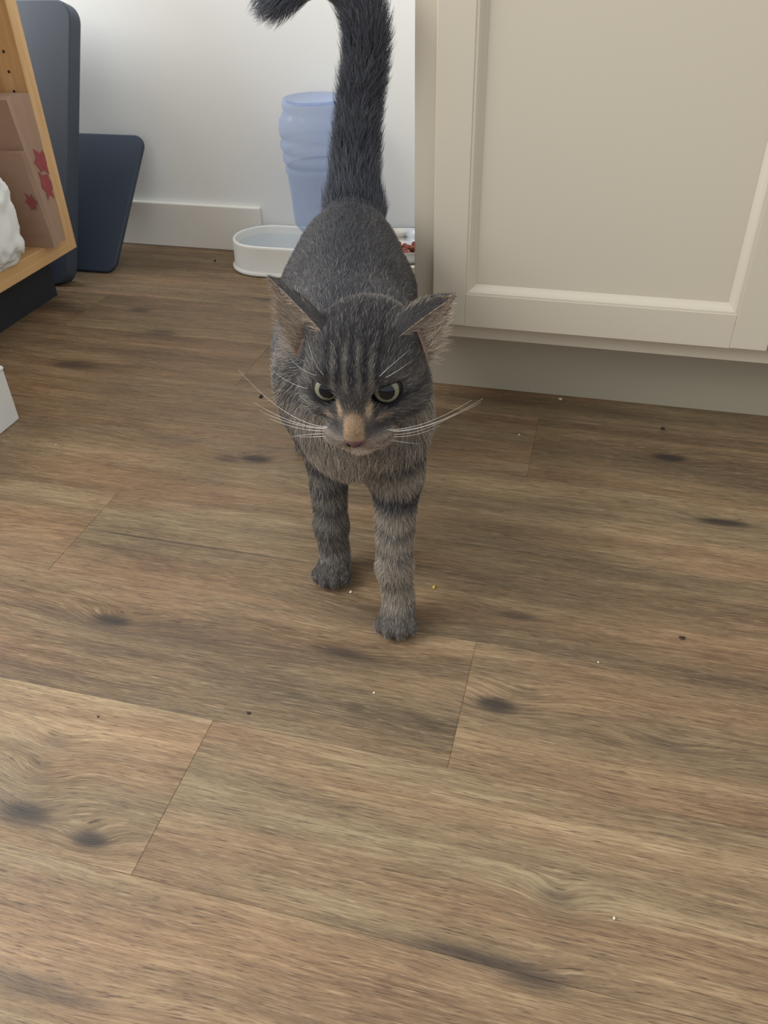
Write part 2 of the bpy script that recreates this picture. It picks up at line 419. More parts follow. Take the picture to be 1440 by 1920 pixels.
# ---------------------------------------------------------------- two black plastic panels between bookcase and wall
M_blk = mat('black_plastic', lin(66, 75, 90), .5, noise=.05, nscale=8, bump=.15, bscale=400)  # black plastic lifted towards navy: bluish lens haze is put into the colour
M_blk2 = mat('black_plastic_smooth', lin(56, 66, 82), .55, noise=.05, nscale=8, bump=.15, bscale=400)  # same haze tint in the colour of the shorter panel
def rounded(w_, h_, r, seg=8):
    pts = []
    for cx, cy, a0 in ((w_ - r, r, -90), (w_ - r, h_ - r, 0), (r, h_ - r, 90), (r, r, 180)):
        for k in range(seg + 1):
            a = math.radians(a0 + 90*k/seg)
            pts.append((cx + r*math.cos(a), cy + r*math.sin(a)))
    return pts
def leaning_tray(name, label, bottom, top, x_right, width, thick, r, m, taper):
    """bottom/top: (y, z) of the front face at the floor and at its top edge."""
    dv = Vector((0, top[0] - bottom[0], top[1] - bottom[1])); hgt = dv.length; dv.normalize()
    wv = Vector((1, 0, 0)).cross(dv)         # towards the camera
    wv = -wv if wv.y > 0 else wv
    O = Vector((x_right - width, bottom[0], bottom[1]))
    e = empty(name, (x_right - width/2, bottom[0], 0)); tag(e, label, 'tray', 'black trays leaning on the wall')
    prism('panel', [(p[0] - taper*(1 - p[1]/hgt)*p[0]/width, p[1]) for p in rounded(width, hgt, r)], -thick, m, e, (O, Vector((1, 0, 0)), dv, wv), bev=.003)
    return e
leaning_tray('plastic_tray', 'tall black plastic panel with rounded corner behind the bookcase', (1.378, .004), (1.545, .484), -.992, .34, .035, .035, M_blk, .040)
leaning_tray('plastic_tray', 'shorter black plastic panel leaning on the white baseboard', (1.4635, .004), (1.622, .240), -.936, .24, .012, .026, M_blk2, .040)

# ---------------------------------------------------------------- water dispenser
M_white = mat('white_plastic', lin(232, 232, 226), .35, noise=.008)
M_whiteg = mat('white_ceramic', lin(236, 236, 232), .25)
def clear(name, col, rough, dens=.5):
    m = bpy.data.materials.new(name); m.use_nodes = True
    nt = m.node_tree; b = nt.nodes['Principled BSDF']; out = nt.nodes['Material Output']
    b.inputs['Base Color'].default_value = col; b.inputs['Roughness'].default_value = .12
    tr = nt.nodes.new('ShaderNodeBsdfTransparent'); tr.inputs[0].default_value = (.72 + .28*col[0], .72 + .28*col[1], .72 + .28*col[2], 1)
    lw = nt.nodes.new('ShaderNodeLayerWeight'); lw.inputs[0].default_value = .35
    mr = nt.nodes.new('ShaderNodeMapRange'); mr.inputs[3].default_value = dens*.55; mr.inputs[4].default_value = min(1, dens*2.6)
    nt.links.new(lw.outputs['Facing'], mr.inputs[0])
    mx = nt.nodes.new('ShaderNodeMixShader')
    nt.links.new(mr.outputs[0], mx.inputs[0]); nt.links.new(tr.outputs[0], mx.inputs[1]); nt.links.new(b.outputs[0], mx.inputs[2])
    nt.links.new(mx.outputs[0], out.inputs['Surface'])
    return m
M_blue = clear('blue_bottle_plastic', lin(178, 200, 240), .12, .15)
M_water = clear('water', lin(228, 234, 242), .03, .06)
wd = empty('water_dispenser', (-.62, 1.59, 0))
tag(wd, 'white gravity pet water bowl with an upturned blue bottle behind the cat', 'water dispenser')
BC = (-.548, 1.583)
prof = [(.030, .060), (.034, .074), (.044, .082), (.0545, .095), (.0565, .105), (.0590, .150), (.0625, .190), (.0660, .1990), (.0655, .2045), (.0610, .2085), (.0655, .2125), (.0690, .2180), (.0690, .2270),
        (.0640, .2320), (.0690, .2365), (.0715, .2420), (.0712, .2520), (.0660, .2575), (.0710, .2620), (.0720, .2740), (.0700, .2880), (.0640, .2990), (.0605, .3050), (.0630, .3120), (.0625, .3200), (.0590, .3250), (.0560, .3250), (.0540, .3190), (.020, .3140), (0.0, .3150)]
lathe('bottle', prof, (BC[0], BC[1], 0), M_blue, wd, 64)['label'] = 'clear blue ribbed plastic bottle'
lathe('water', [(0, .075)] + [(r - .0025, z) for r, z in prof[2:10]] + [(.0600, .2080), (0.0, .2080)], (BC[0], BC[1], 0), M_water, wd, 48)
# oval base with a deep bowl at its left end
def stadium(c0, c1, r, n=28):
    pts = []
    d = math.atan2(c1[1] - c0[1], c1[0] - c0[0])
    for c, a0 in ((c1, d - math.pi/2), (c0, d + math.pi/2)):
        for k in range(n + 1):
            a = a0 + math.pi*k/n
            pts.append((c[0] + r*math.cos(a), c[1] + r*math.sin(a)))
    return pts
def shell(name, rings, m, parent, cap0=True, cap1=True):
    vs, fs = [], []
    n = len(rings[0][0])
    for poly, z in rings: vs += [(p[0], p[1], z) for p in poly]
    for i in range(len(rings) - 1):
        for k in range(n):
            fs.append((i*n + k, i*n + (k+1) % n, (i+1)*n + (k+1) % n, (i+1)*n + k))
    if cap0: fs.append(tuple(range(n))[::-1])
    if cap1: fs.append(tuple((len(rings)-1)*n + k for k in range(n)))
    return link(name, mesh(name, vs, fs), m, parent, smooth=False)
B0, B1 = (-.672, 1.584), (-.553, 1.584)
st = lambda r: stadium(B0, B1, r)
o = shell('bowl', [(st(.0735), .0005), (st(.0775), .002), (st(.0785), .006), (st(.0750), .0085), (st(.0735), .012), (st(.0725), .056), (st(.0720), .0600), (st(.0700), .0622), (st(.0675), .0610), (st(.0665), .058), (st(.0650), .018), (st(.058), .012)], M_white, wd)
o.data.polygons.foreach_set('use_smooth', [len(p.vertices) == 4 for p in o.data.polygons])
lathe('bottle_collar', [(.036, .052), (.042, .054), (.043, .075), (.038, .078), (.034, .078), (.032, .060)], (BC[0], BC[1], 0), M_white, wd, 48)
shell('water_surface', [(st(.0645), .0455), (st(.0645), .0465)], M_water, wd)

# ---------------------------------------------------------------- food dish with steel bowl
M_steel = mat('brushed_steel', lin(200, 200, 200), .22, metal=1.0)
fd = empty('food_dish', (-.376, 1.566, 0))
tag(fd, 'white food dish with steel insert half hidden behind the cabinet', 'pet dish')
FC = (-.376, 1.566, 0)
lathe('dish_base', [(.080, .0005), (.084, .004), (.076, .012), (.072, .036), (.084, .047), (.088, .050), (.087, .0525), (.078, .0525), (.076, .048), (.060, .02)], FC, M_white, fd, 64)
lathe('steel_bowl', [(.0, .0430), (.062, .0430), (.0695, .047), (.0740, .0580), (.0765, .0760), (.0800, .0768), (.0800, .0755), (.0775, .0740), (.0755, .0575), (.0705, .0455), (.063, .0415), (0, .0415)], FC, M_steel, fd, 64)
M_kib = mat('kibble', lin(150, 82, 66), .8, noise=.18, nscale=90, bump=.4, bscale=300)
kb = bmesh.new(); bmesh.ops.create_icosphere(kb, subdivisions=2, radius=1)
for v in kb.verts: v.co = Vector((v.co.x*.0062, v.co.y*.0056, v.co.z*.0034*(1 + .2*math.cos(5*math.atan2(v.co.y, v.co.x)))))
kme = bpy.data.meshes.new('kibble'); kb.to_mesh(kme); kb.free(); kme.materials.append(M_kib)
rk = random.Random(7)
spots = []
for layer, zz in ((0, .0470), (1, .0535), (2, .0600)):
    R_ = (.060, .054, .040)[layer]
    k = 0
    for t in range(400):
        a, r = rk.uniform(0, 6.283), R_*math.sqrt(rk.random())
        p = (FC[0] + r*math.cos(a), FC[1] + r*math.sin(a), zz + rk.uniform(-.001, .001))
        if all((p[0]-q[0])**2 + (p[1]-q[1])**2 + 3*(p[2]-q[2])**2 > .0098**2 for q in spots):
            spots.append(p); k += 1
        if k > (30, 28, 14)[layer]: break
for i, p in enumerate(spots):
    o = bpy.data.objects.new('kibble', kme); COL.objects.link(o)
    o.location = p; o.rotation_euler = (rk.uniform(-.4, .4), rk.uniform(-.4, .4), rk.uniform(0, 6.28))
    tag(o, 'reddish brown kibble heaped in the steel food bowl', 'kibble', 'kibble in the food bowl')

# ---------------------------------------------------------------- white box corner at the left edge
M_wbox = mat('white_box', lin(232, 233, 230), .55, noise=.01, bump=.1, bscale=150)
wb = empty('white_box', (-.90, .80, 0)); tag(wb, 'low white cardboard box cut off by the left edge of the picture', 'box')
box('carton', (-1.02, .66, 0.0), (-.806, .8860, .0820), M_wbox, wb, bev=.002)
box('lid', (-1.0225, .6575, .0805), (-.8045, .8875, .0880), M_wbox, wb, bev=.0035)

# ---------------------------------------------------------------- crumbs on the floor
M_yel = mat('yellow_crumb', lin(206, 186, 70), .7); M_wht = mat('pale_crumb', lin(222, 212, 190), .7)
M_brn = mat('dark_crumb', lin(44, 32, 28), .7)
def crumb(x, y, s, m, label, seed_):
    bm = bmesh.new(); bmesh.ops.create_icosphere(bm, subdivisions=2, radius=1)
    r_ = random.Random(seed_); k = [r_.uniform(.7, 1.3) for _ in range(3)]
    for v in bm.verts:
        f_ = 1 + .25*math.sin(3*v.co.x + seed_) + .2*math.cos(4*v.co.y + seed_)
        v.co = Vector((x + v.co.x*s*k[0]*f_, y + v.co.y*s*k[1]*f_, max(s*.5 + v.co.z*s*.55*f_, .0)))
    me = bpy.data.meshes.new('crumb'); bm.to_mesh(me); bm.free()
    o = link('crumb', me, m); tag(o, label, 'crumb', 'crumbs on the floor')
crumb(-.126, .657, .0022, M_yel, "tiny yellow crumb on the floor right of the cat's front paws", 1)
crumb(-.213, .6290, .0014, M_wht, "tiny pale bead on the floor between the cat's front paws", 2)
crumb(-.474, 1.027, .0034, M_brn, "dark crumb on the floor left of the cat's whiskers", 3)
crumb(.123, 1.060, .0030, M_brn, 'dark crumb on the floor near the cabinet toe kick', 4)
crumb(.135, .639, .0022, M_brn, 'dark crumb on the floor at the right, below the knots', 5)
crumb(-.026, 1.117, .0022, M_wht, 'white crumb right against the cabinet toe kick', 6)
crumb(-.074, 1.000, .0017, M_wht, 'pale crumb beside the plank joint right of the cat', 7)
crumb(-.798, 1.580, .0026, M_brn, 'dark crumb on the floor left of the water bowl', 8)
crumb(.077, .331, .0011, M_wht, 'pale crumb low at the right, nearest the camera', 9)
crumb(-.151, .497, .0010, M_wht, "pale crumb in front of the cat's paws", 10)
crumb(-.259, .446, .0016, M_brn, 'dark speck beside the lower left plank joint', 11)
crumb(-.395, .409, .0010, M_brn, 'dark speck above the big knots at lower left', 12)
crumb(.054, .586, .0012, M_wht, 'pale crumb right of the plank joint and the knot', 13)
crumb(-.709, .831, .0015, M_wht, 'pale crumb on the floor below the white box', 14)
# ---------------------------------------------------------------- the cat: body surface
# Soft-union distance field -> one continuous skin mesh (surface nets), all in metres.
V = lambda *a: np.array(a, dtype=np.float64)
HC = V(-0.1799, 0.6017, 0.2904)          # head centre
_a, _p, _r, HS = 0.0837, 0.2873, 0.0452, 0.011
_Rt = V(math.cos(_a), math.sin(_a), 0)
HF = V(math.sin(_a)*math.cos(_p), -math.cos(_a)*math.cos(_p), -math.sin(_p))
_U = np.cross(HF, _Rt)
HR = math.cos(_r)*_Rt + math.sin(_r)*_U
HU = -math.sin(_r)*_Rt + math.cos(_r)*_U
def HL(x, y, z):                          # head-local "centimetres" -> world
    return HC + HS*(x*HR + y*HF + z*HU)
def to_head(P):
    d = (P - HC)/HS
    return np.stack([d@HR, d@HF, d@HU], -1)

PR = []                                   # (kind, data, k, flow, tag)
def cap(a, b, ra, rb, k=.02, flow=None, tag='body'):
    PR.append(('cap', (np.array(a), np.array(b), ra, rb), k, flow, tag))
def ell(c, rad, ax=None, k=.02, flow=None, tag='body'):
    PR.append(('ell', (np.array(c), np.array(rad), np.eye(3) if ax is None else np.array(ax)), k, flow, tag))

# body axis runs from the chest back to the rump
BX = V(-0.26, 0.965, 0.0); BX /= np.linalg.norm(BX)
BR = V(0.965, 0.26, 0.0); BR /= np.linalg.norm(BR)
BZ = V(0, 0, 1.)
AX = [BR, BX, BZ]
back = V(BX[0], BX[1], -.12)
down = V(0, .1, -1.)
ell((-.208, .668, .199), (.056, .055, .062), AX, .03, V(0, -.25, -1), 'chest')
ell((-.246, .760, .202), (.076, .095, .068), AX, .04, back, 'body')
ell((-.275, .850, .198), (.079, .105, .074), AX, .05, back, 'body')
ell((-.303, .955, .217), (.071, .080, .080), AX, .05, back, 'rump')
ell((-.312, 1.005, .236), (.056, .058, .064), AX, .04, back, 'rump')
# shoulders
ell((-.174, .692, .205), (.027, .046, .055), AX, .03, V(0, .5, -1), 'chest')
ell((-.270, .715, .205), (.028, .046, .055), AX, .03, V(0, .5, -1), 'chest')
# neck
cap((-.211, .685, .232), HL(0, -2.5, -.8), .052, .043, .035, V(-.1, .8, -.5), 'neck')
cap((-.199, .655, .205), HL(0, 0.5, -3.0), .046, .034, .025, V(0, -.1, -1), 'chest')
# front legs (nearer one stepping forward)
def front_leg(sh, el, wr, pw, tag):
    cap(sh, el, .033, .0255, .02, down, tag)
    cap(el, wr, .0235, .0165, .015, down, tag)
    cap(wr, pw + V(0, .004, .018), .0165, .0160, .010, down, tag)
    fw = V(.10, -1, 0); fw /= np.linalg.norm(fw); sd = V(1, .1, 0)
    ell(pw + V(0, 0, .0135) + fw*.010, (.0180, .0185, .0128), [sd, fw, BZ], .008, V(.1, -1, -.3), tag)
    for i, (s, f) in enumerate(((-.0150, .019), (-.0055, .026), (.0055, .026), (.0150, .019))):
        c = pw + sd*s + fw*f
        ell(c + V(0, 0, .0095), (.0073, .0100, .0088), [sd, fw, BZ], .0035, V(.1, -1, -.5), tag)
PAW_R = V(-.152, .600, 0.); PAW_L = V(-.240, .659, 0.)
front_leg(V(-.174, .668, .190), V(-.168, .662, .145), V(-.159, .614, .060), PAW_R, 'legr')
front_leg(V(-.256, .704, .190), V(-.254, .698, .150), V(-.244, .667, .060), PAW_L, 'legl')
# hind legs: thigh, knee forward, hock back, foot flat
for s, fx in ((-1, -.02), (1, .03)):
    hip = V(-.304, .960, .200) + BR*s*.036
    knee = V(-.282, .895 + fx, .125) + BR*s*.048
    hock = V(-.306, .985 + fx, .072) + BR*s*.052
    foot = V(-.302, .955 + fx, .016) + BR*s*.052
    ell(hip + V(.004, -.015, -.03), (.033, .062, .075), AX, .03, V(-.1, .4, -1), 'hind')
    cap(hip, knee, .048, .028, .025, V(0, .3, -1), 'hind')
    cap(knee, hock, .026, .0145, .015, V(0, .5, -1), 'hind')
    cap(hock, foot, .0135, .0125, .010, down, 'hind')
    fw = V(.12, -1, 0); fw /= np.linalg.norm(fw); sd = V(1, .12, 0)
    ell(foot + fw*.014 + V(0, 0, -.003), (.0185, .026, .0125), [sd, fw, BZ], .008, V(.1, -1, -.3), 'hind')
    for sx, f in ((-.0135, .030), (-.005, .036), (.005, .036), (.0135, .030)):
        ell(foot + sd*sx + fw*f + V(0, 0, -.0065), (.007, .0095, .0085), [sd, fw, BZ], .0035, V(.1, -1, -.5), 'hind')
# tail: upright, curling over to the left at the top
TAIL = [V(-.316, 1.035, .245), V(-.322, 1.062, .290), V(-.320, 1.070, .345), V(-.311, 1.068, .410),
        V(-.301, 1.062, .455), V(-.298, 1.056, .495), V(-.307, 1.050, .527), V(-.332, 1.046, .546),
        V(-.362, 1.042, .545), V(-.388, 1.040, .531), V(-.403, 1.040, .521)]
TR = [.030, .0245, .0200, .0170, .0160, .0158, .0155, .0148, .0135, .0115, .0090]
def catmull(pts, n):
    pts = [2*pts[0] - pts[1]] + list(pts) + [2*pts[-1] - pts[-2]]
    out = []
    for i in range(1, len(pts) - 2):
        a, b, c, d = pts[i-1:i+3]
        for k in range(n):
            t = k/n
            out.append(.5*((2*b) + (c - a)*t + (2*a - 5*b + 4*c - d)*t*t + (3*b - a - 3*c + d)*t**3))
    return out + [pts[-2]]
TL = catmull([np.append(p, r) for p, r in zip(TAIL, TR)], 5)
for a, b in zip(TL[:-1], TL[1:]):
    cap(a[:3], b[:3], a[3], b[3], .006, b[:3] - a[:3], 'tail')
cap(TL[0][:3], TL[3][:3], TL[0][3], TL[3][3], .030, TL[3][:3] - TL[0][:3], 'tail')
# head
hb = -HF                                  # fur on the head runs backwards from the nose
ell(HL(0, -.7, .45), HS*np.array((4.40, 4.9, 4.0)), [HR, HF, HU], .012, hb*1. + HU*.1, 'head')
for s in (-1, 1):
    ell(HL(2.75*s, .8, -1.55), HS*np.array((2.15, 2.5, 2.1)), [HR, HF, HU], .012, hb + HR*s*.7 - HU*.45, 'head')
    ell(HL(1.25*s, 4.25, -3.00), HS*np.array((1.55, 1.35, 1.05)), [HR, HF, HU], .008, HR*s*1.2 - HF*.6 - HU*.5, 'head')
    ell(HL(1.95*s, 2.65, 1.70), HS*np.array((1.30, .95, .75)), [HR, HF, HU], .008, hb + HU*.5 + HR*s*.2, 'head')
    ell(HL(2.2*s, 2.75, -1.05), HS*np.array((1.45, 1.1, .85)), [HR, HF, HU], .007, hb + HR*s*.9 - HU*.3, 'head')
    ell(HL(3.35*s, -1.2, 2.3), HS*np.array((1.35, 1.1, 1.5)), [HR, HF, HU], .010, HU + HR*s*.6, 'head')
cap(HL(0, 2.2, 1.0), HL(0, 5.25, -1.65), .0112, .0084, .014, hb*.6 + HU*.6, 'head')
for s in (-1, 1): ell(HL(1.15*s, 3.55, -1.35), HS*np.array((1.0, 1.1, .9)), [HR, HF, HU], .010, hb + HR*s*.6, 'head')
ell(HL(0, 5.45, -2.20), HS*np.array((.85, .65, .55)), [HR, HF, HU], .004, hb, 'head')
ell(HL(0, 4.45, -4.00), HS*np.array((1.15, 1.10, .80)), [HR, HF, HU], .008, hb*.6 - HU, 'head')
EYE = [HL(-2.30, 2.55, .24), HL(2.22, 2.55, .24)]
EYE_R = HS*1.18

def sdf_one(kind, d, P):
    if kind == 'cap':
        a, b, ra, rb = d
        ab = b - a
        t = np.clip(((P - a)@ab)/(ab@ab), 0, 1)
        q = P - a - t[..., None]*ab
        return np.sqrt((q*q).sum(-1)) - (ra + (rb - ra)*t)
    c, rad, ax = d
    q = (P - c)@np.array(ax).T
    k0 = np.sqrt(((q/rad)**2).sum(-1)) + 1e-9
    k1 = np.sqrt(((q/(rad*rad))**2).sum(-1)) + 1e-9
    return k0*(k0 - 1)/k1

def prim_box(kind, d, m):
    if kind == 'cap':
        a, b, ra, rb = d
        r = max(ra, rb) + m
        return np.minimum(a, b) - r, np.maximum(a, b) + r
    c, rad, ax = d
    e = np.sqrt(((np.array(ax)*np.array(rad)[:, None])**2).sum(0)) + m
    return c - e, c + e

def cat_field(step):
    lo = V(-.46, .505, -.006); hi = V(-.085, 1.115, .62)
    n = np.ceil((hi - lo)/step).astype(int)
    D = np.full(n, .05, np.float32)
    for kind, d, k, flow, tag in PR:
        b0, b1 = prim_box(kind, d, .022 + k)
        i0 = np.maximum(((b0 - lo)/step).astype(int), 0)
        i1 = np.minimum(((b1 - lo)/step).astype(int) + 2, n)
        if (i1 <= i0).any(): continue
        g = [lo[j] + step*np.arange(i0[j], i1[j]) for j in range(3)]
        P = np.stack(np.meshgrid(*g, indexing='ij'), -1)
        s = sdf_one(kind, d, P).astype(np.float32)
        S = D[i0[0]:i1[0], i0[1]:i1[1], i0[2]:i1[2]]
        hh = np.clip(k - np.abs(S - s), 0, None)/k
        S[...] = np.minimum(S, s) - hh*hh*k*.25
    # eye openings (almond, inner corners lower) and the mouth line
    for s, e in ((-1, EYE[0]), (1, EYE[1])):
        th = .14*s
        r2 = math.cos(th)*HR + math.sin(th)*HU
        u2 = -math.sin(th)*HR + math.cos(th)*HU
        kd = ('ell', (e + HF*.010 + HU*.0012, np.array((.0142, .0160, .0084)), np.array([r2, HF, u2])))
        b0, b1 = prim_box(*kd, .01)
        i0 = np.maximum(((b0 - lo)/step).astype(int), 0); i1 = np.minimum(((b1 - lo)/step).astype(int) + 2, n)
        g = [lo[j] + step*np.arange(i0[j], i1[j]) for j in range(3)]
        P = np.stack(np.meshgrid(*g, indexing='ij'), -1)
        c = -sdf_one(*kd, P).astype(np.float32)
        S = D[i0[0]:i1[0], i0[1]:i1[1], i0[2]:i1[2]]
        S[...] = np.maximum(S, c)
    # flat soles
    z = lo[2] + step*np.arange(n[2])
    D = np.maximum(D, (0.0006 - z).astype(np.float32)[None, None, :])
    return lo, D

def surface_nets(lo, D, step):
    S = D < 0
    c = np.zeros(tuple(np.array(D.shape) - 1), np.int8)
    for dx in (0, 1):
        for dy in (0, 1):
            for dz in (0, 1):
                c += S[dx:S.shape[0]-1+dx, dy:S.shape[1]-1+dy, dz:S.shape[2]-1+dz]
    act = np.argwhere((c > 0) & (c < 8))
    idx = -np.ones(c.shape, np.int64)
    idx[tuple(act.T)] = np.arange(len(act))
    acc = np.zeros((len(act), 3)); cnt = np.zeros(len(act))
    cor = [(x, y, z) for x in (0, 1) for y in (0, 1) for z in (0, 1)]
    val = {q: D[act[:, 0]+q[0], act[:, 1]+q[1], act[:, 2]+q[2]].astype(np.float64) for q in cor}
    for q in cor:
        for ax in range(3):
            if q[ax]: continue
            q2 = list(q); q2[ax] = 1; q2 = tuple(q2)
            a, b = val[q], val[q2]
            m = (a < 0) != (b < 0)
            t = np.where(m, a/np.where(m, a - b, 1), 0)
            p = np.tile(np.array(q, float), (len(act), 1)); p[:, ax] = t
            acc[m] += p[m]; cnt[m] += 1
    verts = lo + step*(act + acc/cnt[:, None])
    quads = []
    for ax in range(3):
        u, v = [(1, 2), (2, 0), (0, 1)][ax]
        sl = [slice(1, -1)]*3; sl[ax] = slice(0, -1)
        s0 = S[tuple(sl)]
        sl2 = list(sl); sl2[ax] = slice(1, None)
        s1 = S[tuple(sl2)]
        e = np.argwhere(s0 != s1)
        off = np.array([1, 1, 1]); off[ax] = 0
        e = e + off
        flip = S[tuple(e.T)]
        du = np.zeros(3, int); du[u] = 1; dv = np.zeros(3, int); dv[v] = 1
        q = np.stack([idx[tuple((e - du - dv).T)], idx[tuple((e - dv).T)], idx[tuple(e.T)], idx[tuple((e - du).T)]], 1)
        q[~flip] = q[~flip][:, ::-1]
        quads.append(q)
    quads = np.concatenate(quads)
    quads = quads[(quads >= 0).all(1)]
    return verts, quads
# ---------------------------------------------------------------- the cat: ears, colours, fur, eyes, nose, whiskers
STEP = .0019
_lo, _D = cat_field(STEP)
bv, bq = surface_nets(_lo, _D, STEP)
bt = np.concatenate([bq[:, [0, 1, 2]], bq[:, [0, 2, 3]]])
EARS = [  # inner base, outer base, back of base, tip (head-local)
    ((-2.40, .55, 3.20), (-5.25, .10, 1.20), (-3.10, -2.8, 6.6), (-6.60, -2.0, 6.55)),
    ((2.70, .50, 2.75), (5.30, .15, 1.10), (3.50, -2.8, 7.6), (7.00, -1.5, 5.35))]
def ear_shell(E, ns=15, ntt=16):
    i_, o_, b_, t_ = [np.array(q) for q in E]
    G = np.zeros((ntt, ns, 3))
    for a in range(ntt):
        t = a/(ntt - 1)*1.10 - .10
        for c in range(ns):
            s = c/(ns - 1)
            base = (1-s)**2*i_ + 2*s*(1-s)*b_ + s*s*o_
            mid = (i_ + o_)/2
            tt = max(t, 0)
            wdt = 1 - tt**1.25 if t >= 0 else 1 - t
            depth = 1 - tt**1.3
            flat = (1-s)*i_ + s*o_
            pt = mid + (flat - mid)*wdt + (base - flat)*depth*.9 + (t_ - mid)*t
            pt = pt + (np.array([0, 0, 1.])*.35 + (np.array([np.sign(t_[0]), 0, 0]))*.15)*math.sin(math.pi*min(max(t, 0), 1))*(1-abs(2*s-1))*.3
            G[a, c] = pt
    return HC + HS*(G[..., :1]*HR + G[..., 1:2]*HF + G[..., 2:]*HU)
ear_v, ear_q, ear_side = [], [], []
nb = len(bv)
for E in EARS:
    G = ear_shell(E); nt_, ns_ = G.shape[:2]
    du = np.gradient(G, axis=1); dt_ = np.gradient(G, axis=0)
    n = np.cross(du, dt_); n /= np.linalg.norm(n, axis=-1, keepdims=True) + 1e-12
    cen = (HL(*E[0]) + HL(*E[1]))/2 + HF*.02
    if ((cen - G[4, ns_//2]) @ n[4, ns_//2]) < 0: n = -n
    thick = np.linspace(.0016, .0006, nt_)[:, None, None]
    inner, outer = G + n*thick*.5, G - n*thick*.5
    o1 = nb + sum(len(x) for x in ear_v)
    o2 = o1 + nt_*ns_
    ear_v += [inner.reshape(-1, 3), outer.reshape(-1, 3)]
    flipped = np.cross(du[4, ns_//2], dt_[4, ns_//2]) @ n[4, ns_//2] > 0
    for a in range(nt_ - 1):
        for c in range(ns_ - 1):
            q = [a*ns_ + c, a*ns_ + c + 1, (a+1)*ns_ + c + 1, (a+1)*ns_ + c]
            if not flipped: q = q[::-1]
            ear_q.append([o1 + k for k in q]); ear_side.append(1)
            ear_q.append([o2 + k for k in q[::-1]]); ear_side.append(2)
    edge = [a*ns_ for a in range(nt_)] + [(nt_-1)*ns_ + c for c in range(1, ns_)] + [a*ns_ + ns_ - 1 for a in range(nt_-2, -1, -1)]
    for a, b2 in zip(edge[:-1], edge[1:]):
        q = [o1 + a, o1 + b2, o2 + b2, o2 + a]
        ear_q.append(q if flipped else q[::-1]); ear_side.append(3)
ear_v = np.concatenate(ear_v); ear_q = np.array(ear_q); ear_side = np.array(ear_side)

# --- regions
TAGS = ['body', 'chest', 'rump', 'neck', 'legr', 'legl', 'hind', 'tail', 'head']
def regions(P):
    W = np.zeros((len(P), len(TAGS))); Fl = np.zeros((len(P), 3))
    for kind, d, k, flow, tg in PR:
        s = sdf_one(kind, d, P)
        w = np.exp(-np.clip(s, -.004, .06)/.006)
        if tg == 'head': w = w*1.4
        W[:, TAGS.index(tg)] += w
        Fl += w[:, None]*(flow/np.linalg.norm(flow))
    W /= W.sum(1, keepdims=True)
    return W, Fl
def smooth(e0, e1, x):
    t = np.clip((x - e0)/(e1 - e0), 0, 1); return t*t*(3 - 2*t)
def blobf(H, c, r):
    return np.exp(-(((H - np.array(c))/np.array(r))**2).sum(1))
rng = np.random.default_rng(11)
_ph = rng.uniform(0, 6.28, (6, 3)); _dir = rng.normal(size=(6, 3))
def wob(P, sc_):
    r = 0
    for i in range(6):
        r = r + np.sin((P@_dir[i])*sc_*(1 + .35*i) + _ph[i, 0])
    return r/6
def lerp(a, b, w): return a + (b - a)*w[:, None]
C = lambda *a: np.array(a, float)
